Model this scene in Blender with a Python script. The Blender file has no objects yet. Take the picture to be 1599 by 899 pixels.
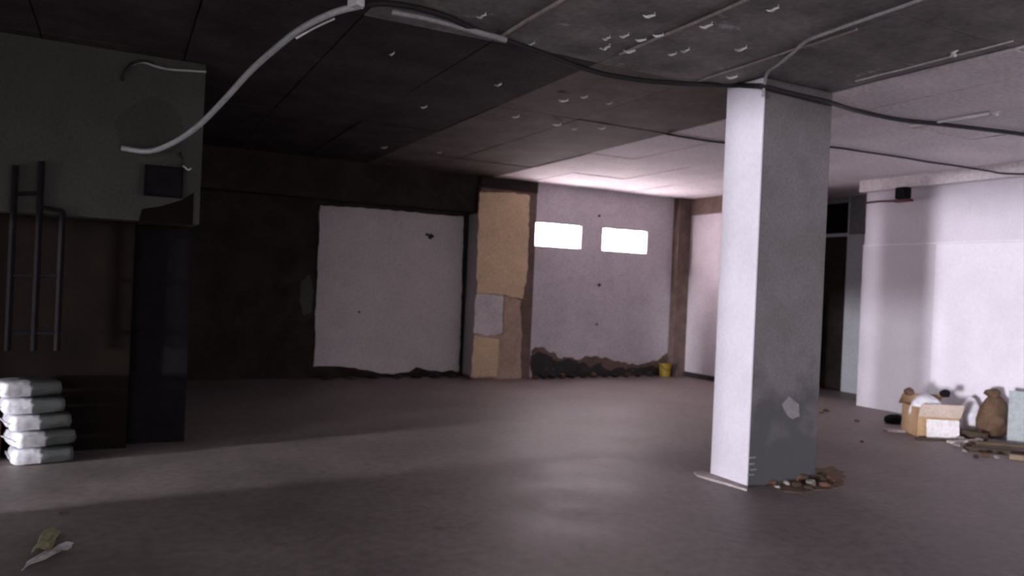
import bpy, bmesh, math, random
from mathutils import Vector, Matrix, Euler, noise
random.seed(7)
S = bpy.context.scene
COL = S.collection

# ------------------------------------------------------------------ camera
FPX = 1200.0                       # focal length in pixels of the 1599 x 899 frame
YAW, PITCH, ROLL = .472, -.002, .044
EYE = Vector((0, 0, 1.5))
_f = Vector((math.sin(YAW)*math.cos(PITCH), math.cos(YAW)*math.cos(PITCH), math.sin(PITCH)))
_r = Vector((math.cos(YAW), -math.sin(YAW), 0))
_u = _r.cross(_f)
CR = math.cos(ROLL)*_r + math.sin(ROLL)*_u
CU = -math.sin(ROLL)*_r + math.cos(ROLL)*_u
CF = _f
cd = bpy.data.cameras.new('camera'); cam = bpy.data.objects.new('camera', cd); COL.objects.link(cam)
cd.sensor_width = 36; cd.lens = FPX/1599*36; cd.clip_start = .05; cd.clip_end = 200
cam.matrix_world = Matrix(((CR.x, CU.x, -CF.x, EYE.x), (CR.y, CU.y, -CF.y, EYE.y), (CR.z, CU.z, -CF.z, EYE.z), (0, 0, 0, 1)))
cd.dof.use_dof = True; cd.dof.focus_distance = 2.6; cd.dof.aperture_fstop = cd.lens/1000/.0092
S.camera = cam

# ------------------------------------------------------------------ sky, sun, exposure
W = bpy.data.worlds.new('overcast_sky'); S.world = W; W.use_nodes = True
bg = W.node_tree.nodes['Background']; bg.inputs[0].default_value = (.98, .95, 1.0, 1); bg.inputs[1].default_value = 3.3
sd = bpy.data.lights.new('sun', 'SUN'); sun = bpy.data.objects.new('sun', sd); COL.objects.link(sun)
sd.energy = 2.75; sd.angle = math.radians(3.5); sd.color = (.96, .92, 1.0)
sun.rotation_euler = Vector((1, .462, -.023)).to_track_quat('-Z', 'Y').to_euler(); sun.location = (-20, -8, 4)
V = S.view_settings; V.view_transform = 'Standard'; V.look = 'None'; V.gamma = 1; V.use_curve_mapping = False; V.exposure = 0.24

# ------------------------------------------------------------------ pixel -> place
H = 3.24           # ceiling height
YW = 11.24         # window wall
YL = 6.9           # near wall on the left
XR = 9.28          # far stretch of the right wall
XN = 9.6           # near stretch of the right wall
XG = -2.6          # outer wall with the gateways, left of the picture
def ray(x, y): return CF + CR*((x-799.5)/FPX) - CU*((y-449.5)/FPX)
def on_z(x, y, z=0.0):
    d = ray(x, y); return EYE + d*((z-EYE.z)/d.z)
def on_y(x, y, Y):
    d = ray(x, y); return EYE + d*(Y/d.y)
def on_x(x, y, X):
    d = ray(x, y); return EYE + d*(X/d.x)

# ------------------------------------------------------------------ materials
MATS = {}
def mat(name, c1, c2=None, scale=3.0, rough=.85, bump=.15, bscale=40.0, spots=None, spot_scale=6.0, spot_amt=.62, rough2=None, emit=None, spec=.3, fine=.25, damp=None):
    """speckled plaster / concrete style procedural material on object coordinates"""
    m = bpy.data.materials.new(name); m.use_nodes = True; nt = m.node_tree; N = nt.nodes; L = nt.links
    b = N['Principled BSDF']; b.inputs['Roughness'].default_value = rough; b.inputs['Specular IOR Level'].default_value = spec
    c2 = c2 or tuple(v*.75 for v in c1)
    tc = N.new('ShaderNodeTexCoord')
    n1 = N.new('ShaderNodeTexNoise'); n1.inputs['Scale'].default_value = scale; n1.inputs['Detail'].default_value = 8; n1.inputs['Roughness'].default_value = .6
    L.new(tc.outputs['Object'], n1.inputs['Vector'])
    r1 = N.new('ShaderNodeValToRGB'); r1.color_ramp.elements[0].position = .35; r1.color_ramp.elements[1].position = .65
    r1.color_ramp.elements[0].color = (*c2, 1); r1.color_ramp.elements[1].color = (*c1, 1)
    L.new(n1.outputs['Fac'], r1.inputs['Fac']); out = r1.outputs['Color']
    n2 = N.new('ShaderNodeTexNoise'); n2.inputs['Scale'].default_value = bscale; n2.inputs['Detail'].default_value = 6
    L.new(tc.outputs['Object'], n2.inputs['Vector'])
    if fine:
        mx = N.new('ShaderNodeMix'); mx.data_type = 'RGBA'; mx.blend_type = 'MULTIPLY'; mx.inputs[0].default_value = fine
        rr = N.new('ShaderNodeValToRGB'); rr.color_ramp.elements[0].position = .3; rr.color_ramp.elements[1].position = .62
        L.new(n2.outputs['Fac'], rr.inputs['Fac']); L.new(out, mx.inputs[6]); L.new(rr.outputs['Color'], mx.inputs[7]); out = mx.outputs[2]
    if spots:
        n3 = N.new('ShaderNodeTexNoise'); n3.inputs['Scale'].default_value = spot_scale; n3.inputs['Detail'].default_value = 5; n3.inputs['Roughness'].default_value = .7
        mp = N.new('ShaderNodeMapping'); mp.inputs['Location'].default_value = (3.7, 9.1, 5.2)
        L.new(tc.outputs['Object'], mp.inputs['Vector']); L.new(mp.outputs['Vector'], n3.inputs['Vector'])
        r3 = N.new('ShaderNodeValToRGB'); r3.color_ramp.elements[0].position = spot_amt; r3.color_ramp.elements[1].position = spot_amt+.06
        mx = N.new('ShaderNodeMix'); mx.data_type = 'RGBA'
        L.new(n3.outputs['Fac'], r3.inputs['Fac']); L.new(r3.outputs['Color'], mx.inputs[0]); L.new(out, mx.inputs[6]); mx.inputs[7].default_value = (*spots, 1); out = mx.outputs[2]
    if damp:   # rising damp with a ragged upper edge
        sp = N.new('ShaderNodeSeparateXYZ'); L.new(tc.outputs['Object'], sp.inputs[0])
        nd = N.new('ShaderNodeTexNoise'); nd.inputs['Scale'].default_value = 3.2; nd.inputs['Detail'].default_value = 6; L.new(tc.outputs['Object'], nd.inputs['Vector'])
        ma = N.new('ShaderNodeMath'); ma.operation = 'MULTIPLY_ADD'; ma.inputs[1].default_value = -1.9; L.new(nd.outputs['Fac'], ma.inputs[0]); L.new(sp.outputs['Z'], ma.inputs[2])
        rd = N.new('ShaderNodeMapRange'); rd.inputs['From Min'].default_value = -.42; rd.inputs['From Max'].default_value = -.02; rd.inputs['To Min'].default_value = .85; rd.inputs['To Max'].default_value = 0
        L.new(ma.outputs[0], rd.inputs['Value'])
        mx = N.new('ShaderNodeMix'); mx.data_type = 'RGBA'; L.new(rd.outputs['Result'], mx.inputs[0]); L.new(out, mx.inputs[6]); mx.inputs[7].default_value = (*damp, 1); out = mx.outputs[2]
    L.new(out, b.inputs['Base Color'])
    if rough2 is not None:
        mr = N.new('ShaderNodeMapRange'); mr.inputs['To Min'].default_value = rough; mr.inputs['To Max'].default_value = rough2
        mr.inputs['From Min'].default_value = .35; mr.inputs['From Max'].default_value = .65
        L.new(n1.outputs['Fac'], mr.inputs['Value']); L.new(mr.outputs['Result'], b.inputs['Roughness'])
    if bump:
        bn = N.new('ShaderNodeBump'); bn.inputs['Strength'].default_value = bump; bn.inputs['Distance'].default_value = .02
        L.new(n2.outputs['Fac'], bn.inputs['Height']); L.new(bn.outputs['Normal'], b.inputs['Normal'])
    if emit:
        b.inputs['Emission Color'].default_value = (*emit[:3], 1); b.inputs['Emission Strength'].default_value = emit[3]
    MATS[name] = m; return m

mat('floor_screed', (.27, .225, .22), (.185, .152, .15), 1.3, .50, .12, 14, rough2=.62, spots=(.14, .118, .113), spot_scale=2.2, spot_amt=.66, spec=.28)
mat('formwork_concrete', (.27, .255, .245), (.14, .13, .126), 2.4, .85, .3, 22, spots=(.38, .36, .39), spot_scale=2.6, spot_amt=.63)
mat('formwork_shaded', (.062, .050, .050), (.034, .027, .028), 2.2, .9, .25, 22, spots=(.09, .075, .072), spot_scale=3.0, spot_amt=.70, spec=.1)  # panels darkened mostly for the shade over the left of the ceiling
mat('formwork_brown', (.15, .115, .104), (.085, .064, .058), 2.4, .85, .25, 22, spots=(.27, .22, .21), spot_scale=3.0, spot_amt=.68)
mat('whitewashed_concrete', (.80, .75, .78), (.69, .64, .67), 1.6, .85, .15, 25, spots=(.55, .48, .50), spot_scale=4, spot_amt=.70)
mat('ceiling_joint', (.07, .055, .05), None, 5)
mat('white_plaster', (.56, .52, .57), (.47, .43, .47), 1.8, .9, .12, 40, spots=(.33, .28, .28), spot_scale=7, spot_amt=.69)
mat('window_plaster', (.58, .53, .57), (.49, .445, .48), 2.0, .9, .15, 40, spots=(.24, .20, .21), spot_scale=6, spot_amt=.68)
mat('panel_plaster', (.62, .555, .565), (.54, .48, .49), 1.6, .9, .12, 40, spots=(.16, .13, .12), spot_scale=5, spot_amt=.71)
mat('right_wall_paint', (.60, .57, .63), (.52, .49, .55), 1.0, .8, .08, 40, fine=.1)
mat('dark_brown_concrete', (.05, .038, .034), (.03, .022, .02), 3, .9, .3, 25, spec=.1)
mat('brown_concrete', (.19, .13, .11), (.11, .075, .066), 4, .9, .4, 25)
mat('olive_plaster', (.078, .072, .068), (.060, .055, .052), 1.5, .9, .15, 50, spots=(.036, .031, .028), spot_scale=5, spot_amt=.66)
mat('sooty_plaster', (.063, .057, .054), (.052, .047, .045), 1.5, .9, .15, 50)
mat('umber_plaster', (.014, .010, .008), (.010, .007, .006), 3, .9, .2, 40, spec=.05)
mat('beige_paint', (.72, .53, .35), (.62, .45, .30), 3, .85, .1, 40, spots=(.48, .33, .22), spot_scale=7, spot_amt=.69)
mat('bare_brown_render', (.48, .34, .27), (.38, .26, .21), 5, .9, .3, 35)
mat('patch_white', (.66, .59, .61), None, 4)
mat('pillar_white', (.74, .71, .78), (.66, .63, .70), 1.4, .75, .08, 40, fine=.08)
mat('pillar_grey', (.155, .140, .150), (.115, .105, .11), 2.2, .85, .15, 40, spots=(.27, .25, .27), spot_scale=2.4, spot_amt=.72, damp=(.055, .055, .059))
mat('pillar_chip', (.22, .205, .22), (.17, .155, .17), 6)
mat('mortar', (.55, .48, .47), None, 8, .9, .4, 40)
mat('tar', (.045, .04, .042), (.025, .022, .024), 4, .8, .5, 30, spots=(.11, .085, .07), spot_scale=5, spot_amt=.6)
mat('black_steel', (.012, .010, .012), None, 8, .8, .1, 30, spec=.06)
mat('dark_pipe', (.015, .013, .015), None, 8, .8, .1, 30, spec=.06)
mat('black_cable', (.022, .02, .022), None, 12, .6, .1, 60)
mat('pale_conduit', (.52, .53, .55), (.42, .43, .45), 10, .35, 0, 60, spec=.5)
mat('grey_wire', (.45, .44, .45), None, 12, .5, 0, 60)
mat('white_plastic', (.85, .84, .86), (.8, .8, .82), 10, .35, 0, 60, spec=.5)
mat('sack_white', (.80, .79, .84), (.70, .70, .74), 6, .45, .35, 18, spec=.5)
mat('sack_grey', (.15, .165, .155), (.09, .10, .095), 7, .5, .4, 18, spec=.5)
def sack_lit_and_shaded():
    """white woven sack with the side away from the light painted dark grey-green"""
    m = mat('sack_lit_and_shaded', (.80, .79, .84), (.70, .70, .74), 6, .45, .35, 18, spec=.5); nt = m.node_tree; N = nt.nodes; L = nt.links
    b = N['Principled BSDF']; src = b.inputs['Base Color'].links[0].from_socket
    tc = N.new('ShaderNodeTexCoord'); sp = N.new('ShaderNodeSeparateXYZ'); L.new(tc.outputs['Object'], sp.inputs[0])
    n = N.new('ShaderNodeTexNoise'); n.inputs['Scale'].default_value = 9; L.new(tc.outputs['Object'], n.inputs['Vector'])
    ad = N.new('ShaderNodeMath'); ad.operation = 'MULTIPLY_ADD'; ad.inputs[1].default_value = .22; L.new(n.outputs['Fac'], ad.inputs[0]); L.new(sp.outputs['X'], ad.inputs[2])
    mr = N.new('ShaderNodeMapRange'); mr.inputs['From Min'].default_value = .055; mr.inputs['From Max'].default_value = .085; L.new(ad.outputs[0], mr.inputs['Value'])
    mx = N.new('ShaderNodeMix'); mx.data_type = 'RGBA'; L.new(mr.outputs['Result'], mx.inputs[0]); L.new(src, mx.inputs[6]); mx.inputs[7].default_value = (.075, .083, .08, 1)  # shade of the sack's far side put into the colour
    L.new(mx.outputs[2], b.inputs['Base Color'])
sack_lit_and_shaded()
mat('cardboard', (.50, .33, .19), (.40, .26, .15), 5, .85, .1, 60)
mat('cardboard_pale', (.66, .55, .47), (.56, .45, .38), 5, .85, .1, 60)
mat('red_clay', (.17, .06, .035), (.1, .04, .025), 5, .9, .3, 30)
mat('yellow_plastic', (.34, .235, .025), (.25, .17, .02), 6, .5, .05, 40)
mat('paper_white', (.88, .84, .85), (.72, .68, .69), 9, .8, .2, 30)
mat('paper_yellow', (.70, .66, .44), (.50, .47, .30), 9, .8, .2, 30)
mat('burlap', (.15, .095, .06), (.10, .062, .036), 12, .95, .5, 60)
mat('pale_sheet', (.33, .37, .38), (.27, .31, .32), 3, .5, .1, 30)
mat('timber', (.27, .21, .14), (.17, .125, .085), 7, .85, .2, 50)
mat('dark_timber', (.075, .052, .035), (.045, .03, .02), 7, .85, .2, 50)
mat('rubble_brown', (.17, .095, .065), (.09, .05, .036), 9, .95, .5, 40)
mat('rubble_grey', (.34, .30, .285), (.22, .19, .18), 9, .95, .5, 40)
mat('rust_dust', (.21, .135, .095), (.15, .095, .07), 9, .95, .4, 60)
mat('dark_red_paint', (.13, .045, .055), None, 6, .6)
mat('jamb_grey', (.68, .68, .74), (.60, .60, .66), 3, .85, .1, 40, spots=(.17, .16, .19), spot_scale=9, spot_amt=.66)
mat('grey_block', (.27, .26, .285), None, 5)
mat('daylit_glass', (.8, .8, .8), None, 5, .4, 0, 30, emit=(1.0, .84, .89, 36))
mat('pale_gravel', (.74, .71, .70), (.64, .61, .60), 3, .95, .2, 60)
mat('outer_wall', (.16, .15, .15), None, 2)

# ------------------------------------------------------------------ object helpers
def link(name, me, m, parent=None, loc=(0, 0, 0), rot=(0, 0, 0), smooth=False):
    o = bpy.data.objects.new(name, me); COL.objects.link(o); o.location = loc; o.rotation_euler = rot
    if m and not me.materials: me.materials.append(MATS[m] if isinstance(m, str) else m)
    if parent: o.parent = parent
    if smooth:
        for p in me.polygons: p.use_smooth = True
    return o
def mesh(bm, name='m'):
    bmesh.ops.recalc_face_normals(bm, faces=bm.faces)
    me = bpy.data.meshes.new(name); bm.to_mesh(me); bm.free(); return me
def tag(o, label, cat, group=None):
    o['label'] = label; o['category'] = cat
    if group: o['group'] = group
    return o
def st(o): o['kind'] = 'structure'; return o
def thing(name, loc, label, cat, group=None, rz=0):
    o = bpy.data.objects.new(name, None); COL.objects.link(o); o.location = loc; o.rotation_euler = (0, 0, rz); o.empty_display_size = .1
    return tag(o, label, cat, group)
def box_bm(x0, x1, y0, y1, z0, z1, bev=0, bm=None):
    b = bmesh.new()
    bmesh.ops.create_cube(b, size=1)
    for v in b.verts: v.co = Vector(((x0+x1)/2+v.co.x*(x1-x0), (y0+y1)/2+v.co.y*(y1-y0), (z0+z1)/2+v.co.z*(z1-z0)))
    if bev: bmesh.ops.bevel(b, geom=list(b.edges), offset=bev, segments=2, profile=.6, affect='EDGES')
    if bm is None: return b
    me = bpy.data.meshes.new('t'); b.to_mesh(me); b.free(); bm.from_mesh(me); bpy.data.meshes.remove(me); return bm
def box(name, x0, x1, y0, y1, z0, z1, m, parent=None, bev=0):
    return link(name, mesh(box_bm(x0, x1, y0, y1, z0, z1, bev)), m, parent)
def smooth_path(pts, n=8):
    pts = [Vector(p) for p in pts]; out = []
    for i in range(len(pts)-1):
        p0 = pts[max(i-1, 0)]; p1 = pts[i]; p2 = pts[i+1]; p3 = pts[min(i+2, len(pts)-1)]
        for k in range(n):
            t = k/n
            out.append(.5*((2*p1)+(p2-p0)*t+(2*p0-5*p1+4*p2-p3)*t*t+(3*p1-p0-3*p2+p3)*t**3))
    out.append(pts[-1]); return out
def tube_bm(pts, r, sides=8, bm=None, taper=None):
    bm = bm or bmesh.new(); rings = []; n = len(pts); up = Vector((0, 0, 1))
    for i, p in enumerate(pts):
        t = (pts[min(i+1, n-1)]-pts[max(i-1, 0)]).normalized()
        a = t.cross(up)
        if a.length < .05: a = t.cross(Vector((1, 0, 0)))
        a.normalize(); b = t.cross(a)
        rr = r if taper is None else r*taper(i/(n-1))
        rings.append([bm.verts.new(p+(a*math.cos(2*math.pi*k/sides)+b*math.sin(2*math.pi*k/sides))*rr) for k in range(sides)])
    for q in range(n-1):
        for k in range(sides):
            bm.faces.new((rings[q][k], rings[q][(k+1) % sides], rings[q+1][(k+1) % sides], rings[q+1][k]))
    bm.faces.new(rings[0]); bm.faces.new(rings[-1]); return bm
def tube(name, pts, r, m, parent=None, n=8, sides=8, straight=False):
    P = [Vector(p) for p in pts] if straight else smooth_path(pts, n)
    return link(name, mesh(tube_bm(P, r, sides)), m, parent, smooth=True)
def fray(pts, amp, step=.05, seed=1.0):
    """break the straight edges of an outline into small irregular ones"""
    pts = [Vector(p) for p in pts]; out = []
    for i, p in enumerate(pts):
        q = pts[(i+1) % len(pts)]; k = max(1, int((q-p).length/step))
        for j in range(k):
            w = p+(q-p)*j/k
            e = noise.noise_vector(w*9+Vector((seed, 0, 0)))*amp
            out.append(w+Vector((e.x, 0, e.z)))
    return out
def plate_bm(outline, n, d):
    """an outline of 3D points, given thickness d along n"""
    bm = bmesh.new(); n = Vector(n)
    a = [bm.verts.new(Vector(p)) for p in outline]; b = [bm.verts.new(Vector(p)+n*d) for p in outline]
    bm.faces.new(a); bm.faces.new(b[::-1]); k = len(a)
    for i in range(k): bm.faces.new((a[i], a[(i+1) % k], b[(i+1) % k], b[i]))
    return bm
def rock_bm(sx, sy, sz, seed, sub=2, rough=.35):
    bm = bmesh.new(); bmesh.ops.create_icosphere(bm, subdivisions=sub, radius=1)
    off = Vector((seed*3.1, seed*1.7, seed*.9))
    for v in bm.verts:
        v.co *= 1+rough*noise.noise(v.co*1.3+off)+rough*.5*noise.noise(v.co*3+off)
        v.co = Vector((v.co.x*sx/2, v.co.y*sy/2, max(v.co.z, -.75)*sz/2))
    z = min(v.co.z for v in bm.verts)
    for v in bm.verts: v.co.z -= z
    return bm
def ragged(a, b, amp, n, seed, axis='z'):
    return [a+(b-a)*i/n + Vector((0, 0, amp*noise.noise(Vector((i*.55+seed, seed*2.3, 0))))) for i in range(n+1)]

# ================================================================== THE SETTING
# ---- floor
st(box('floor', XG-.3, 12.6, -4, 12.4, -.2, 0, 'floor_screed'))

# ---- ceiling: slab with the separate shuttering panels below it
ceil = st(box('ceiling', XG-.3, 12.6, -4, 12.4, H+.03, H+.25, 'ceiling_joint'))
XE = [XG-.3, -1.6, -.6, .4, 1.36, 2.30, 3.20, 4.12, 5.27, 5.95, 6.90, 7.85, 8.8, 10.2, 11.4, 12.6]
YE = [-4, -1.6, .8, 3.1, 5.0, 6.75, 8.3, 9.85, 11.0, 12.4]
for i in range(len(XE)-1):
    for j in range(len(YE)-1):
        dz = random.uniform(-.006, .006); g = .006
        p = box('ceiling_panel', XE[i]+g, XE[i+1]-g, YE[j]+g, YE[j+1]-g, H+dz, H+.034, 'whitewashed_concrete' if XE[i] > 5 else 'formwork_shaded' if XE[i] < (3 if YE[j] > 4.9 else 1) else 'formwork_brown' if YE[j] > 4.9 else 'formwork_concrete', ceil)
# thin concrete fins squeezed out between the panels
for x, ya, yb, w in ((2.30, 2.6, 4.85, .012), (3.20, 2.2, 4.7, .010), (4.12, 3.4, 4.9, .008), (5.27, 2.4, 4.4, .012), (6.90, 2.5, 5.0, .014), (5.95, 2.4, 3.6, .008), (5.1, 3.0, 4.2, .006), (5.27, 8.4, 10.6, .006)):
    link('seam_fin', mesh(tube_bm([Vector((x+.006*math.sin(k*2.1), ya+(yb-ya)*k/6, H-.006)) for k in range(7)], w, 5)), 'whitewashed_concrete' if x > 5 else 'mortar', ceil)

# ---- window wall with two openings
def px_rect_y(x0, y0, x1, y1, Y):
    a = on_y(x0, y0, Y); b = on_y(x1, y1, Y); return a.x, b.x, b.z, a.z
WX = [(6.10, 7.03, 2.185, 2.605), (7.47, 8.42, 2.20, 2.60)]
wb = bmesh.new(); Y0, Y1 = YW, YW+.25; xa = 6.075
zs = (2.19, 2.603)
box_bm(xa, XR+.2, Y0, Y1, 0, 2.19, bm=wb); box_bm(xa, XR+.2, Y0, Y1, 2.603, H+.03, bm=wb)
box_bm(xa, WX[0][0], Y0, Y1, 2.19, 2.603, bm=wb); box_bm(WX[0][1], WX[1][0], Y0, Y1, 2.19, 2.603, bm=wb); box_bm(WX[1][1], XR+.2, Y0, Y1, 2.19, 2.603, bm=wb)
wall_back = st(link('wall_back', mesh(wb), 'window_plaster'))
for k, (x0, x1, z0, z1) in enumerate(WX):
    w = st(bpy.data.objects.new('window_%d' % (k+1), None)); COL.objects.link(w); w.location = ((x0+x1)/2, YW+.12, z0)
    M = Matrix.Translation(-Vector(w.location))
    def loc(bm): bm.transform(M); return mesh(bm)
    link('pane', loc(box_bm(x0, x1, YW+.055, YW+.065, 2.19, 2.603)), 'daylit_glass', w)
    fb = bmesh.new()
    for r in ((x0, x0+.018, 2.19, 2.603), (x1-.018, x1, 2.19, 2.603), (x0, x1, 2.19, 2.205), (x0, x1, 2.588, 2.603)):
        box_bm(r[0], r[1], YW+.03, YW+.055, r[2], r[3], bm=fb)
    link('window_frame', loc(fb), 'white_plaster', w)
    # torn plaster lip along the top edge
    xs = [x0+(x1-x0)*i/9 for i in range(10)]
    low = [Vector((x, YW-.004, 2.588-.018*abs(noise.noise(Vector((x*7, k, 0)))))) for x in xs]
    link('plaster_lip', loc(plate_bm(low+[Vector((x1, YW-.004, 2.62)), Vector((x0, YW-.004, 2.62))], (0, 1, 0), .05)), 'window_plaster', w)
# damp tarred strip with ragged top along the foot of the window wall
top = [on_y(x, y, YW-.012) for x, y in ((832, 552), (842, 545), (856, 553), (872, 562), (890, 560), (903, 566), (918, 572), (936, 568), (952, 576), (972, 574), (995, 577), (1020, 572), (1046, 570), (1062, 560))]
tl = fray([Vector((top[0].x, YW-.012, .0))]+[Vector((p.x, YW-.012, max(p.z, .06))) for p in top]+[Vector((top[-1].x, YW-.012, 0))], .07, .04)
link('tar_strip', mesh(plate_bm([Vector((p.x, p.y, max(p.z, 0))) for p in tl], (0, 1, 0), .014)), 'tar', wall_back)
link('earth_stain', mesh(plate_bm([Vector((p.x, p.y, max(p.z, 0))) for p in fray([on_y(x, y, YW-.006) for x, y in ((832, 592), (830, 546), (846, 540), (870, 556), (905, 560), (925, 554), (940, 559), (985, 569), (1015, 566), (1044, 552), (1050, 592))], .06, .04, 5)], (0, 1, 0), .008)), 'brown_concrete', wall_back)
for x, y, s in ((936, 337, .028), (936, 445, .035), (932, 506, .024)):
    p = on_y(x, y, YW-.006)
    link('plaster_hole', mesh(plate_bm([p+Vector((s*math.cos(a)*(1+.4*math.sin(3*a+x)), 0, s*math.sin(a)*.8)) for a in [i*math.pi/5 for i in range(10)]], (0, 1, 0), .008)), 'dark_brown_concrete', wall_back)

# ---- recessed bay on the left: dark wall with a whitewashed field
YP = YW+.28
wall_bay = st(box('wall_bay', .3, 5.045, YP+.03, YP+.3, 0, H+.03, 'dark_brown_concrete'))
c = [(500, 321), (560, 324), (620, 329), (690, 336), (724, 338), (717, 579), (714, 580), (705, 577), (690, 580), (668, 578), (650, 573), (638, 580), (612, 584), (590, 582), (560, 576), (530, 571), (505, 571), (490, 572)]
link('whitewash_field', mesh(plate_bm(fray([on_y(x, y, YP) for x, y in c], .018, .06), (0, 1, 0), .035)), 'panel_plaster', wall_bay)
for x, y, s in ((673, 369, .045), (667, 366, .025), (561, 487, .018)):
    p = on_y(x, y, YP-.004)
    link('plaster_hole', mesh(plate_bm([p+Vector((s*math.cos(a)*(1+.35*math.sin(2*a+x)), 0, s*math.sin(a)*(1+.2*math.cos(3*a)))) for a in [i*math.pi/5 for i in range(10)]], (0, 1, 0), .006)), 'dark_brown_concrete' if s != .06 else 'brown_concrete', wall_bay)
link('whitewash_smear', mesh(plate_bm([on_y(x, y, YP+.022) for x, y in ((470, 440), (484, 428), (490, 455), (486, 488), (474, 492), (468, 470))], (0, 1, 0), .01)), 'olive_plaster', wall_bay)
trim = st(box('trim_1', .55, 5.035, YW-.02, YP+.04, 2.66, H+.03, 'dark_brown_concrete'))
# side wall closing the bay on the left
st(box('wall_bay_side', -.1, .45, YL+.56, YP+.3, 0, H+.03, 'dark_brown_concrete'))

# ---- near wall on the left: a bulkhead above, the wall and a doorway set back below it
YB = YL+.30
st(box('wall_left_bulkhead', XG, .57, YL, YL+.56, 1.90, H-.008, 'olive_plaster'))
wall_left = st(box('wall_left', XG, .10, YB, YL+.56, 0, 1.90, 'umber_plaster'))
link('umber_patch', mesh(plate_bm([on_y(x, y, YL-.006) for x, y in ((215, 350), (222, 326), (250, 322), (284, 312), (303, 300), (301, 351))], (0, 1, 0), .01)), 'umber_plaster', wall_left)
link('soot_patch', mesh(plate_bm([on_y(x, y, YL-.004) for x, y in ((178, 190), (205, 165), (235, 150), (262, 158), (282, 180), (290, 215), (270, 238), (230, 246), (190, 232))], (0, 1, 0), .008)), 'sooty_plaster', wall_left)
d1 = st(bpy.data.objects.new('door_2', None)); COL.objects.link(d1); d1.location = (.10, YB+.12, 0)
dl = link('door_leaf', mesh(box_bm(0.005, .46, 0, .04, .01, 1.89, .004)), 'black_steel', d1)
link('door_handle', mesh(tube_bm([Vector((.06, -.03, .98)), Vector((.06, -.05, .98)), Vector((.16, -.05, .98))], .009, 6)), 'dark_pipe', dl)

# ---- right wall: far stretch, passage and near stretch
wf = st(box('wall_right_far', XR, XR+.25, 8.95, YW+.1, 0, H+.03, 'window_plaster'))
link('dark_skirting', mesh(box_bm(XR-.012, XR, 8.95, YW, 0, .09, .003)), 'tar', wf)
beam = st(box('trim_2', XR-.04, XR+.25, 8.9, YW, 2.94, H+.02, 'brown_concrete'))
st(box('trim_3', XR-.28, XR, YW-.16, YW, 0, H+.02, 'brown_concrete'))           # rough corner post
wn = st(box('wall_right', XN, XN+.25, -4, 7.62, 0, H+.03, 'right_wall_paint'))
link('dado_slab', mesh(box_bm(XN-.03, XN+.01, -4, 7.62, 0, 2.31, .004)), 'right_wall_paint', wn)
link('ledge_bead', mesh(box_bm(XN-.042, XN+.01, -4, 7.62, 2.305, 2.325, .004)), 'pillar_white', wn)
link('painted_sun_patch', mesh(box_bm(XN-.036, XN-.028, -4, 6.5, .04, 2.30, .002)), 'pillar_white', wn)  # whiter colour stands in for the sunlit patch on the wall
st(box('trim_4', XN-.14, XN+.25, -4, 7.64, 3.08, H+.02, 'whitewashed_concrete'))
# passage beyond the corner
st(box('wall_passage', 12.0, 12.2, 7.0, 12.2, 0, H+.03, 'dark_brown_concrete'))
st(box('wall_passage_end', XR+.1, 12.2, 11.4, 11.6, 0, H+.03, 'dark_brown_concrete'))
st(box('wall_passage_near', XN+.26, 12.2, 7.4, 7.6, 0, H+.03, 'dark_brown_concrete'))
a = on_z(1314, 611); b = on_z(1346, 617)
XS = 10.75
pa = on_x(1313, 600, XS); pb = on_x(1352, 600, XS)
jm = st(box('wall_jamb', XS, XS+.2, min(pa.y, pb.y)-.3, max(pa.y, pb.y), 0, H+.03, 'jamb_grey'))
q0 = on_x(1326, 366, XS-.03); q1 = on_x(1352, 318, XS-.03)
link('grey_block', mesh(box_bm(XS-.04, XS, q1.y-.1, q0.y, q0.z, H, .004)), 'grey_block', jm)
dn = st(bpy.data.objects.new('door_1', None)); COL.objects.link(dn); dn.location = (XS+.02, pa.y, 0)
Md = Matrix.Translation(-Vector(dn.location))
def dpart(nm, bm, m): bm.transform(Md); return link(nm, mesh(bm), m, dn)
yd0 = pa.y+.01; yd1 = pa.y+1.2
zt = on_x(1301, 367, XS).z; zh = on_x(1301, 318, XS).z
dpart('door_leaf', box_bm(XS+.03, XS+.07, yd0, yd1, .02, zt-.03, .004), 'dark_brown_concrete')
dpart('transom_light', box_bm(XS+.04, XS+.06, yd0, yd1, zt+.03, zh, .003), 'black_steel')
dpart('transom_bar', box_bm(XS, XS+.07, yd0, yd1, zt-.025, zt+.025, .004), 'jamb_grey')
dpart('lintel', box_bm(XS-.02, XS+.15, yd0-.02, yd1, zh, H+.02, .004), 'grey_block')

# ---- outer wall left of the picture with a wide gateway and a narrow doorway; wall behind the camera
ow = bmesh.new()
GA = (5.28, 6.38, 1.9); GB = (-3.6, 1.75, H)
for y0, y1 in ((-4, GB[0]), (GB[1], GA[0]), (GA[1], YL+.56)): box_bm(XG-.3, XG, y0, y1, 0, H+.03, bm=ow)
box_bm(XG-.3, XG, GA[0], GA[1], GA[2], H+.03, bm=ow); box_bm(XG-.3, XG, GB[0], GB[1], GB[2], H+.03, bm=ow)
st(link('wall_outer', mesh(ow), 'outer_wall'))
rw = bmesh.new(); GR = (3.6, 9.3)      # unseen wide gateway behind the camera, added for fill light
box_bm(XG-.3, GR[0], -4.2, -4, 0, H+.03, bm=rw); box_bm(GR[1], 12.6, -4.2, -4, 0, H+.03, bm=rw); box_bm(GR[0], GR[1], -4.2, -4, 3.1, H+.03, bm=rw)
st(link('wall_rear', mesh(rw), 'outer_wall'))
st(box('ground_behind', XG-.3, 30, -40, -4.2, -.25, -.02, 'pale_gravel'))
st(box('ground_outside', -40, XG-.3, -20, 25, -.25, -.02, 'pale_gravel'))
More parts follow.
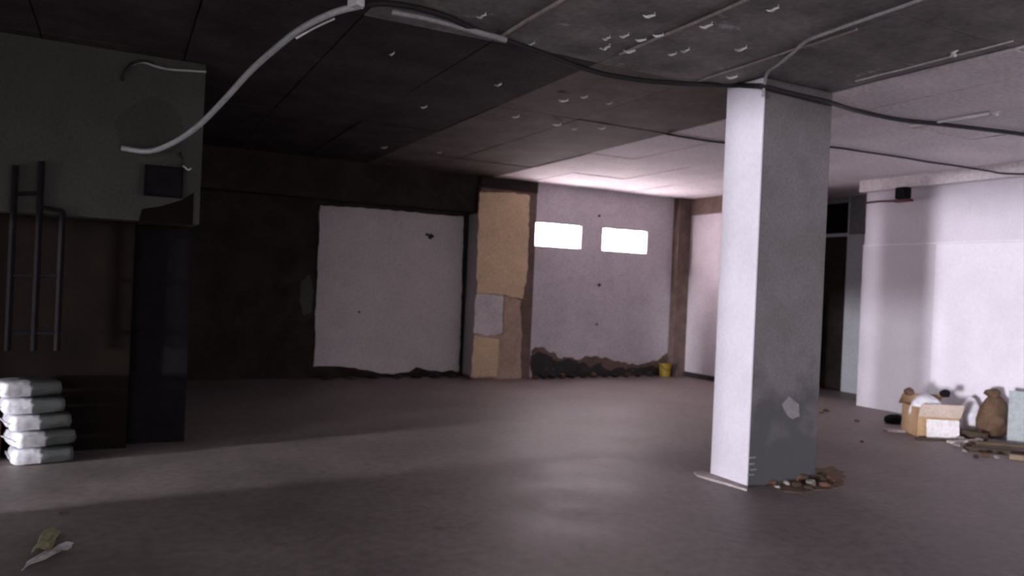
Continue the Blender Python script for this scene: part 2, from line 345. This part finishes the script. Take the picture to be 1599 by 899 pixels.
# unseen light added for the floor strip, shining in through the narrow doorway
ld = bpy.data.lights.new('added_strip_light', 'POINT'); lo = bpy.data.objects.new('added_strip_light', ld); COL.objects.link(lo)
ld.energy = 6000; ld.shadow_soft_size = .25; ld.color = (.96, .96, 1.0); lo.location = (-12.0, 4.40, 2.2)

# ---- pier between bay and windows
pier = thing('plastered_pier', (5.52, YW, 0), 'brown plastered pier with beige upper half between white bay and bright windows', 'pier')
PM = Matrix.Translation((-5.52, -YW, 0)); YF = YW-.12
def ppart(nm, bm, m): bm.transform(PM); return link(nm, mesh(bm), m, pier)
ppart('core', box_bm(5.05, 6.07, YF, YP+.3, 0, H-.008, .006), 'brown_concrete')
ppart('whitewashed_side', box_bm(5.046, 5.06, YF+.03, YP+.02, .05, 2.64, .002), 'panel_plaster')
def field(pts, d): return plate_bm(fray([on_y(x, y, YF-d) for x, y in pts], .025), (0, 1, 0), d+.004)
ppart('beige_field', field([(749, 300), (790, 301), (828, 305), (826, 318), (825, 400), (822, 440), (815, 466), (802, 464), (790, 460), (744, 458), (746, 380)], .014), 'beige_paint')
ppart('white_patch', field([(743, 459), (786, 461), (785, 520), (760, 524), (739, 520)], .012), 'patch_white')
ppart('render_field', field([(740, 522), (786, 522), (788, 461), (812, 468), (815, 520), (813, 560), (814, 592), (735, 590)], .008), 'bare_brown_render')
ppart('pale_scrape', field([(740, 524), (780, 530), (776, 588), (736, 588)], .012), 'beige_paint')
ppart('capital', box_bm(5.045, 6.072, YF-.015, YF+.02, 3.05, H-.008, .005), 'dark_brown_concrete')

# ---- free-standing concrete pillar
PX, PY, PA, PB = 4.448, 4.514, .775, .41
pil = thing('concrete_pillar', (PX+PA/2, PY+PB/2, 0), 'tall square concrete pillar, one side whitewashed, standing alone in the hall', 'pillar')
LM = Matrix.Translation((-(PX+PA/2), -(PY+PB/2), 0))
def lpart(nm, bm, m): bm.transform(LM); return link(nm, mesh(bm), m, pil)
lpart('shaft', box_bm(PX+.006, PX+PA, PY+.006, PY+PB, 0, H-.008, .012), 'pillar_grey')
lpart('whitewashed_side', box_bm(PX, PX+.02, PY+.002, PY+PB+.004, 0, H-.008, .004), 'pillar_white')
lpart('plaster_chip', plate_bm(fray([on_y(x, y, PY+.001) for x, y in ((1220, 634), (1232, 620), (1246, 632), (1250, 650), (1238, 654), (1228, 646))], .02, .015), (0, 1, 0), .008), 'pillar_chip')
for i, (x, y) in enumerate(((1176, 714), (1174, 724), (1177, 733), (1173, 741))):
    p = on_y(x, y, PY)
    lpart('mortar_smear', box_bm(p.x-.035, p.x+.03, PY-.002, PY+.01, p.z-.008, p.z+.006, .003), 'pillar_chip')
mort = [on_z(x, y) for x, y in ((1083, 739), (1098, 738), (1130, 746), (1168, 758), (1166, 767), (1140, 759), (1108, 750), (1088, 744))]
tag(link('mortar_strip', mesh(plate_bm([Vector((p.x, p.y, 0)) for p in mort], (0, 0, 1), .018)), 'mortar'), 'pale mortar strip on the floor along the whitewashed side of the pillar', 'mortar')

# ================================================================== CABLES AND FITTINGS
zc = H-.035
cab = [on_z(x, y, zc) for x, y in ((575, 8), (600, 5), (650, 12), (700, 27), (750, 50), (800, 66), (850, 84), (900, 103), (950, 117), (1010, 126), (1080, 131))]
cab += [on_x(1140, 133, PX-.022), on_x(1178, 134, PX-.022), Vector((PX-.02, PY-.02, on_x(1192, 137, PX).z))]
cab += [on_y(1240, 147, PY-.022), on_y(1296, 160, PY-.022)]
cab += [on_z(x, y, zc) for x, y in ((1335, 172), (1400, 186), (1460, 193), (1530, 201), (1599, 210), (1680, 224))]
tag(tube('ceiling_cable', cab, .021, 'black_cable', n=6), 'thick black cable running across the ceiling and bending round the pillar top', 'cable')
hose = [on_z(x, y, H-.05) for x, y in ((612, 18), (660, 27), (700, 37), (745, 50), (790, 62))]
tag(tube('grey_hose', hose, .02, 'grey_wire'), 'grey hose strapped below the black ceiling cable', 'hose')
p0 = on_z(566, 8, H-.03); p1 = on_y(190, 231, YL-.03)
pix = [(566, 8), (520, 20), (470, 45), (430, 76), (390, 112), (350, 156), (310, 196), (270, 223), (232, 236), (190, 231)]
con = []
for i, (x, y) in enumerate(pix):
    t = i/(len(pix)-1); t = t*t*(3-2*t)
    Yk = p0.y+(p1.y-p0.y)*t; con.append(on_y(x, y, Yk))
tag(tube('hanging_conduit', con, .021, 'pale_conduit', n=8, sides=10), 'pale flexible conduit drooping in a wide arc from ceiling to left wall', 'conduit')
w2 = [on_y(x, y, p0.y+.3) for x, y in ((462, 60), (490, 44), (522, 29))]
tag(tube('short_white_wire', w2, .007, 'white_plastic'), 'short straight white wire just under the arc of the hanging conduit', 'wire')
br = on_z(556, 4, H-.03)
bo = tag(link('conduit_bracket', mesh(box_bm(-.03, .03, -.05, .05, -.03, .03, .008)), 'white_plastic', loc=br, rot=(0, 0, .4)), 'white bracket holding the upper end of the hanging conduit', 'bracket')
wl = [on_y(x, y, YL-.015) for x, y in ((192, 122), (203, 104), (222, 97), (245, 104), (262, 108), (290, 110), (322, 112))]
tag(tube('wall_wire', wl, .009, 'pale_conduit'), 'thin pale wire running sideways high on the left wall', 'wire')
wl = [on_y(x, y, YL-.03) for x, y in ((190, 126), (196, 112), (208, 99), (226, 95), (240, 99))]
tag(tube('black_wire_loop', wl, .012, 'black_cable'), 'short black wire loop at the end of the pale wire on the left wall', 'wire')
wl = [on_z(x, y, H-.02) for x, y in ((1199, 112), (1215, 101), (1235, 85), (1258, 65), (1290, 52), (1340, 34), (1420, 6), (1470, -12))]
wl = [on_y(1191, 150, PY-.03), on_y(1194, 130, PY-.03)] + wl
tag(tube('pillar_wire', wl, .012, 'grey_wire'), 'pale grey wire rising from the pillar corner across the ceiling', 'wire')
wl = [on_z(x, y, H-.012) for x, y in ((1040, 209), (1080, 216), (1135, 223), (1230, 226), (1301, 230), (1350, 237), (1410, 246))] + [p if p.x < XN-.16 else on_x(x, y, XN-.155) for x, y in ((1450, 253), (1480, 257), (1500, 260), (1520, 263), (1545, 267), (1572, 271), (1640, 272)) for p in (on_z(x, y, H-.012),)]
tag(tube('thin_ceiling_cable', wl, .011, 'black_cable'), 'thin dark cable crossing the whitewashed ceiling behind the pillar', 'cable')
# fin of plaster, bright strip under the black cable at the right
wl = [on_z(x, y, H-.02) for x, y in ((1421, 197), (1480, 188), (1545, 177))]
tag(tube('white_batten', wl, .014, 'white_plastic', straight=True), 'thin white batten on the ceiling crossing the black cable at right', 'batten')

# white hooks and clips left on the ceiling
def hook_mesh(L):
    bm = bmesh.new()
    pts = [Vector((L*(t-.5), .16*L*math.sin(t*2*math.pi), -.008-.10*L*math.sin(t*math.pi))) for t in [i/8 for i in range(9)]]
    tube_bm(pts, L*.10, 6, bm, taper=lambda s: .30+.85*math.sin(math.pi*s))
    tube_bm([Vector((L*.42, 0, .012)), pts[7]], L*.05, 5, bm)
    return mesh(bm)
HM = hook_mesh(.085)
for i, (x, y) in enumerate(((1014, 22), (947, 58), (975, 54), (945, 72), (1028, 53), (1050, 83), (1070, 77), (1157, 74), (830, 67), (1001, 60), (752, 23), (1207, 12), (880, 155), (912, 150), (951, 160), (805, 181), (897, 200), (1103, 38), (983, 77), (600, 229), (686, 237), (662, 166), (612, 83), (778, 131), (1143, 118), (940, 198), (870, 193))):
    o = tag(link('ceiling_hook', HM, 'white_plastic', loc=on_z(x, y, H-.012), rot=(0, 0, -.75+random.uniform(-.35, .35)), smooth=True), *(('small white hook in the dark ceiling on the near side of the black cable', 'hook', 'white hooks before the black cable') if on_z(x, y, H).y < 4.95 else ('small white hook in the dark ceiling beyond the black cable', 'hook', 'white hooks beyond the black cable')))
    k = random.uniform(.7, 1.1); o.scale = (k, k, k)
BM_ = hook_mesh(.12)
tag(link('ceiling_clip', BM_, 'white_plastic', loc=on_z(1490, 81, H-.02), rot=(0, 0, 1.0), smooth=True), 'large white clip at the edge where dark ceiling meets whitewash', 'clip')
tag(link('ceiling_clip', BM_.copy(), 'white_plastic', loc=on_z(1556, 175, H-.02), rot=(0, 0, 1.1), smooth=True), 'large white clip at the end of the white batten on the ceiling', 'clip')
tag(link('wall_hook', HM.copy(), 'white_plastic', loc=on_y(290, 262, YL-.012), rot=(math.pi/2, 0, 0), smooth=True), 'small white hook on the left wall above the dark box', 'hook')

# dark box on the left wall
jp0 = on_y(226, 258, YL); jp1 = on_y(284, 310, YL)
jb = thing('junction_box', ((jp0.x+jp1.x)/2, YL-.04, jp1.z), 'dark square box fixed on the left wall above the doorway', 'box')
jw, jh = jp1.x-jp0.x, jp0.z-jp1.z
link('housing', mesh(box_bm(-jw/2, jw/2, -.05, .04, 0, jh, .008)), 'black_steel', jb)
link('cover', mesh(box_bm(-jw/2+.015, jw/2-.015, -.058, -.048, .015, jh-.015, .004)), 'dark_pipe', jb)
link('cable_stub', mesh(tube_bm([Vector((jw/2-.02, -.01, jh)), Vector((jw/2-.015, -.01, jh+.07)), Vector((jw/2-.03, .02, jh+.13))], .011, 6)), 'black_cable', jb)

# dark pipe frame leaning on the left wall
rk = thing('pipe_frame', (-.62, YL-.03, .85), 'dark steel pipe frame fixed on the left wall above the sacks', 'frame')
def rp(x, y): return on_y(x, y, YL-.03)-Vector(rk.location)
for xs, y0 in ((24, 258), (65, 252), (98, 330)):
    a = rp(xs, y0); link('post', mesh(tube_bm([Vector((a.x, 0, 0)), Vector((a.x, 0, a.z))], .022, 8)), 'dark_pipe', rk)
for (x0, y0, x1, y1) in ((18, 303, 66, 301), (20, 430, 98, 430), (58, 322, 100, 330), (20, 520, 98, 520)):
    a = rp(x0, y0); b = rp(x1, y1); link('rung', mesh(tube_bm([a, b], .016, 8)), 'dark_pipe', rk)

# spot lamp on a pipe at the top of the right wall
c0 = on_x(1410, 306, XN-.16)
lf = thing('wall_floodlight', c0, 'small dark floodlight on a thin red pipe under the ceiling beam', 'floodlight')
e = on_x(1350, 317, XN-.05)-c0; e2 = on_x(1392, 314, XN-.10)-c0
link('pipe_arm', mesh(tube_bm(smooth_path([e, (e+e2)/2+Vector((0, 0, .01)), e2, Vector((0, 0, -.06))], 4), .014, 8)), 'dark_red_paint', lf)
lh = link('lamp_housing', mesh(box_bm(-.06, .06, -.085, .085, -.04, .12, .02)), 'black_steel', lf)
link('lamp_foot', mesh(box_bm(-.04, .06, -.12, .12, -.08, -.045, .01)), 'dark_red_paint', lf)
link('lamp_glass', mesh(box_bm(-.066, -.058, -.065, .065, -.02, .10, .002)), 'dark_pipe', lh)

# ================================================================== THINGS ON THE FLOOR
# stack of wrapped sacks by the left wall
def sack_bm(L, Wd, Ht, seed):
    bm = bmesh.new(); bmesh.ops.create_cube(bm, size=2); bmesh.ops.subdivide_edges(bm, edges=list(bm.edges), cuts=11, use_grid_fill=True)
    for v in bm.verts:
        x, y, z = v.co
        e = (1-abs(x)**4)*(1-abs(y)**4)
        zz = z*(.80+.20*e**.45)
        bul = .05*(1-z*z); rx = x*(.95-.06*y*y+bul); ry = y*(.95-.06*x*x+bul)
        n = noise.noise(Vector((x*2.1+seed, y*2.1, z*1.5)))*.07
        v.co = Vector(((rx+n*.5)*L/2, (ry+n*.5)*Wd/2, (zz+n)*Ht/2+Ht/2))
    return bm
def two_tone(me, mats, f):
    for m in mats: me.materials.append(MATS[m])
    for p in me.polygons: p.material_index = f(p.center, p.normal)
base = on_z(50, 722)
SK = Vector((-.49, 6.93, 0)); sn = ['bottom sack of the stack on the floor by the left wall', 'second sack from the floor in the stack by the left wall', 'middle white sack in the stack by the left wall', 'fourth sack from the floor in the stack by the left wall', 'topmost white sack on the stack by the left wall']
for i in range(5):
    sm = mesh(sack_bm(.42, .36, .118, i*5.1)); sm.materials.append(MATS['sack_lit_and_shaded'])
    o = link('cement_sack', sm, None, loc=SK+Vector((-.006*i-.006*i*i, .01*((i*7) % 3-1), .001+i*.127)), rot=(0, 0, math.radians(17+6*((i*5) % 3-1))), smooth=True)
    tag(o, sn[i], 'sack', 'sacks stacked by the left wall')
    link('sewn_end', mesh(box_bm(-.226, -.195, -.14, .14, .057, .065, .003)), 'sack_white', o)
p = on_z(0, 716)
bk = tag(link('clay_block', mesh(box_bm(-.15, .15, -.10, .10, 0, .28, .012)), 'red_clay', loc=(-.92, 7.05, 0), rot=(0, 0, .05)), 'reddish brown clay block at the left edge behind the sacks', 'block')

# crumpled wrappers in the left foreground
def crumple_bm(pts, th, seed, lift):
    n = 6; bm = bmesh.new(); a, b, c_, d = [Vector(p) for p in pts]; g = []
    for i in range(n+1):
        row = []
        for j in range(n+1):
            u, w = i/n, j/n
            p = a*(1-u)*(1-w)+b*u*(1-w)+c_*u*w+d*(1-u)*w
            h = lift*(.5+.5*noise.noise(Vector((u*3+seed, w*3, seed))))*(.3+.7*math.sin(math.pi*u)**.5)
            q = noise.noise_vector(Vector((u*4, w*4+seed, 1.1)))*.012
            row.append(bm.verts.new(Vector((p.x+q.x, p.y+q.y, h+.002))))
        g.append(row)
    for i in range(n):
        for j in range(n): bm.faces.new((g[i][j], g[i+1][j], g[i+1][j+1], g[i][j+1]))
    bmesh.ops.solidify(bm, geom=list(bm.faces), thickness=th); return bm
fl = lambda x, y: on_z(x, y)
tag(link('paper_strip', mesh(crumple_bm([fl(32, 894), fl(108, 862), fl(114, 849), fl(46, 877)], .003, 3.3, .045)), 'paper_white', smooth=False), 'long crumpled white paper strip on the floor in the left foreground', 'paper')
tag(link('paper_scrap', mesh(crumple_bm([fl(48, 866), fl(76, 866), fl(94, 832), fl(66, 834)], .003, 8.1, .06)), 'paper_yellow'), 'crumpled yellowish paper scrap beside the long white strip', 'paper')
tag(link('paper_flake', mesh(crumple_bm([fl(92, 803), fl(106, 803), fl(108, 799), fl(94, 799)], .002, 5.1, .01)), 'rubble_grey'), 'tiny pale flake on the floor in front of the sacks', 'flake')

# yellow bucket by the window wall
bc = on_y(1038, 590, YW-.16); bc.z = 0
bu = thing('yellow_bucket', bc, 'dirty yellow plastic bucket in the corner under the right window', 'bucket')
bm = bmesh.new(); sides = 20
prof = [(.0, .0), (.088, .0), (.098, .03), (.115, .215), (.124, .215), (.124, .235), (.108, .235), (.092, .03), (0, .02)]
rings = [[bm.verts.new((r*math.cos(2*math.pi*k/sides), r*math.sin(2*math.pi*k/sides), z)) for k in range(sides)] if r > 0 else [bm.verts.new((0, 0, z))] for r, z in prof]
for a, b in zip(rings, rings[1:]):
    for k in range(sides):
        f = [a[k % len(a)], a[(k+1) % len(a)], b[(k+1) % len(b)], b[k % len(b)]]; f = list(dict.fromkeys(f))
        if len(f) > 2: bm.faces.new(f)
link('body', mesh(bm), 'yellow_plastic', bu, smooth=False)
link('handle', mesh(tube_bm([Vector((.126*math.cos(a), -.126*math.sin(a)*.9, .215-.09*math.sin(a))) for a in [i*math.pi/12 for i in range(13)]], .005, 6)), 'dark_pipe', bu)

def rock(name, p, s, m, label, cat, group, seed, rz=0, z=0):
    return tag(link(name, mesh(rock_bm(s[0], s[1], s[2], seed)), m, loc=(p.x, p.y, z), rot=(0, 0, rz)), label, cat, group)
# rubble at the foot of the window wall
for i, x in enumerate((836, 850, 862, 878, 893, 910, 926, 944, 960, 978, 996, 1014)):
    p = on_y(x, 588, YW-.14-.05*random.random())
    rock('rubble_chunk', p, (random.uniform(.10, .15), random.uniform(.09, .14), random.uniform(.05, .12)), 'tar' if i % 3 else 'rubble_brown', 'dark rubble chunk at the foot of the window wall', 'rubble', 'rubble below the windows', i+1, random.uniform(0, 3))
for i, x in enumerate((510, 548, 585, 620, 650, 678, 706)):
    p = on_y(x, 585, YP-.14)
    rock('earth_clod', p, (random.uniform(.16, .21), .14, random.uniform(.06, .12)), 'tar' if i % 2 else 'dark_brown_concrete', 'dark earth clod at the foot of the whitewashed bay', 'rubble', 'clods below the whitewashed bay', 30+i, random.uniform(-.3, .3))
# rubble at the pillar foot
dust = [on_z(x, y, 0) for x, y in ((1198, 757), (1215, 746), (1250, 738), (1276, 730), (1300, 728), (1316, 736), (1320, 752), (1306, 764), (1270, 768), (1225, 768))]
dd = []
for i, p in enumerate(dust):
    q = dust[(i+1) % len(dust)]
    for j in range(6):
        w = p+(q-p)*j/6; e = noise.noise_vector(w*11)*.07; dd.append(Vector((w.x+e.x, w.y+e.y, 0)))
tag(link('dust_patch', mesh(plate_bm(dd, (0, 0, 1), .003)), 'rust_dust'), 'rust-brown dust patch on the floor at the pillar foot', 'dust')
for i, (x, y, s, m) in enumerate(((1205, 757, .09, 'rubble_brown'), (1218, 752, .12, 'rubble_brown'), (1228, 757, .08, 'mortar'), (1232, 749, .12, 'rubble_brown'), (1244, 760, .10, 'dark_timber'), (1252, 752, .15, 'rubble_brown'), (1266, 758, .13, 'rubble_grey'), (1278, 752, .15, 'dark_timber'), (1288, 760, .10, 'rubble_brown'), (1296, 752, .12, 'rubble_brown'), (1306, 758, .07, 'dark_timber'), (1262, 764, .09, 'dark_timber'), (1214, 762, .05, 'mortar'), (1284, 744, .10, 'rubble_brown'), (1196, 762, .05, 'dark_timber'))):
    p = on_z(x, y); 
    s *= .85
    rock('brick_fragment', p, (s, s*.7, s*.5), m, {'rubble_brown': 'small brown brick fragment', 'mortar': 'small pale mortar fragment', 'dark_timber': 'small blackened fragment', 'rubble_grey': 'small grey stone fragment'}[m]+' in the heap at the pillar foot', 'rubble', 'fragments at the pillar foot, '+m.split('_')[-1], 50+i, i*.7, .0035)

# ---- heap of junk against the right wall
def carton(name, p, sx, sy, sz, rz, m, label, flaps=True):
    t = thing(name, p, label, 'box', rz=rz); w = .006
    b = bmesh.new()
    for r in ((-sx/2, sx/2, -sy/2, -sy/2+w), (-sx/2, sx/2, sy/2-w, sy/2), (-sx/2, -sx/2+w, -sy/2, sy/2), (sx/2-w, sx/2, -sy/2, sy/2)): box_bm(*r, 0, sz, bm=b)
    box_bm(-sx/2, sx/2, -sy/2, sy/2, 0, w, bm=b)
    link('carton_body', mesh(b), m, t)
    if flaps:
        for k, (dy, an) in enumerate(((-sy/2, 2.0), (sy/2, -.9))):
            fb = box_bm(-sx/2, sx/2, -sy*.22, sy*.22, -w/2, w/2); fb.transform(Matrix.Translation((0, dy+math.copysign(.22*sy, dy)*.6, sz-.02 if k == 0 else sz+.05)) @ Matrix.Rotation(an, 4, 'X'))
            link('flap', mesh(fb), m if k else 'cardboard_pale', t)
    return t
bl = on_z(1436, 682); brr = on_z(1494, 685); mid = (bl+brr)/2; ang = math.atan2((brr-bl).y, (brr-bl).x); dep = Vector((-math.sin(ang), math.cos(ang), 0))
wdt = (brr-bl).length
cb = carton('cardboard_box', mid+dep*.20, wdt+.06, .38, .33, ang, 'cardboard', 'open brown cardboard box in the junk heap by the right wall')
# pale sheet hanging over the box front
sh = [on_z(1432, 683), on_z(1492, 686)]
fr = mid-dep*.012
f0 = box_bm(-wdt*.36, wdt*.52, -.004, .004, 0, .21, .002)
tag(link('white_cloth', mesh(f0), 'paper_white', loc=(fr-dep*.03), rot=(-.12, 0, ang)), 'white cloth leaning on the front of the cardboard box', 'cloth')
def blob(name, p, s, m, label, cat, seed, rz=0, z=0, rough=.3):
    o = link(name, mesh(rock_bm(s[0], s[1], s[2], seed, 3, rough)), m, loc=(p.x, p.y, z), rot=(0, 0, rz), smooth=True); return tag(o, label, cat)
q = mid+dep*.20
blob('plastic_bag', q+Vector((-.05, .02, 0)), (.36, .30, .40), 'sack_white', 'crumpled white plastic bag filling the open cardboard box', 'bag', 71, ang, .12)
blob('dark_rag', q+Vector((.16, -.06, 0)), (.13, .10, .10), 'black_steel', 'small dark rag on the white bag in the cardboard box', 'rag', 72, 0, .44)
blob('brown_rag', q+Vector((-.20, .14, 0)), (.12, .10, .10), 'rubble_brown', 'small brown rag on the left rim of the cardboard box', 'rag', 73, 0, .44)
blob('black_bag', on_z(1394, 661), (.24, .20, .13), 'black_steel', 'small black bag on the floor left of the cardboard box', 'bag', 74)
pl = on_z(1397, 674)
tag(link('pale_board', mesh(box_bm(-.11, .11, -.05, .05, 0, .03, .004)), 'mortar', loc=(pl.x, pl.y, 0), rot=(0, 0, ang+.1)), 'short pale board on the floor beside the black bag', 'board')
wb_ = on_z(1513, 672)
blob('white_sack', wb_, (.26, .24, .46), 'sack_white', 'upright white sack between cardboard box and brown burlap sack', 'sack', 75, 0, 0, .2)
bs = on_z(1549, 682)
t = thing('burlap_sack', (bs.x, bs.y, 0), 'upright brown burlap sack tied at the neck in the junk heap', 'sack')
link('sack_body', mesh(rock_bm(.36, .30, .52, 76, 3, .35)), 'burlap', t, smooth=True)
link('tied_neck', mesh(rock_bm(.19, .16, .13, 77, 2, .4)), 'burlap', t, loc=(-.02, 0, .45), smooth=True)
s0 = on_z(1572, 690); s1 = on_z(1650, 700); an2 = math.atan2((s1-s0).y, (s1-s0).x)
tag(link('pale_sheet', mesh(box_bm(0, .85, -.01, .01, 0, .58, .004)), 'pale_sheet', loc=(s0.x, s0.y, 0), rot=(-.10, 0, an2)), 'pale blue-grey board standing upright at the right end of the junk heap', 'board')
for i, (x0, y0, x1, y1, w, h, m, lab) in enumerate(((1482, 692, 1522, 690, .07, .03, 'mortar', 'short pale offcut in front of the cardboard box'), (1505, 702, 1612, 712, .10, .04, 'dark_timber', 'long dark plank lying in front of the junk heap'), (1520, 694, 1600, 700, .12, .035, 'timber', 'weathered brown plank lying behind the long dark plank'), (1575, 716, 1612, 720, .06, .05, 'timber', 'short timber offcut lying nearest the camera before the junk heap'), (1494, 681, 1540, 689, .09, .09, 'dark_timber', 'dark timber block at the foot of the burlap sack'), (1430, 686, 1500, 689, .05, .02, 'dark_timber', 'thin dark lath under the front of the cardboard box'))):
    a = on_z(x0, y0); b = on_z(x1, y1); L_ = (b-a).length
    tag(link('timber_offcut', mesh(box_bm(0, L_, -w/2, w/2, 0, h, .004)), m, loc=(a.x, a.y, 0.0), rot=(0, 0, math.atan2((b-a).y, (b-a).x))), lab, 'plank')
for i, (x, y, s, m) in enumerate(((1500, 688, .10, 'rubble_grey'), (1512, 697, .08, 'rubble_brown'), (1528, 690, .10, 'rubble_grey'), (1538, 713, .08, 'rubble_brown'), (1556, 716, .07, 'rubble_grey'), (1546, 693, .05, 'rubble_brown'), (1494, 697, .08, 'rubble_grey'), (1524, 714, .07, 'dark_timber'), (1506, 706, .06, 'rubble_grey'))):
    rock('rubble_piece', on_z(x, y), (s, s*.8, s*.6), m, 'small '+{'rubble_grey': 'grey', 'rubble_brown': 'brown', 'dark_timber': 'blackened'}[m]+' rubble piece among the planks by the right wall', 'rubble', 'rubble pieces by the right wall, '+m.split('_')[-1], 90+i, i)
for i, (x, y, s) in enumerate(((1290, 642, .10), (1283, 645, .07), (1338, 658, .06), (1346, 690, .05), (1342, 626, .14))):
    rock('floor_crumb', on_z(x, y), (s, s*.7, s*.4), 'rubble_brown', 'small brown crumb on the floor between pillar and right wall', 'rubble', 'crumbs between pillar and right wall', 110+i, i)
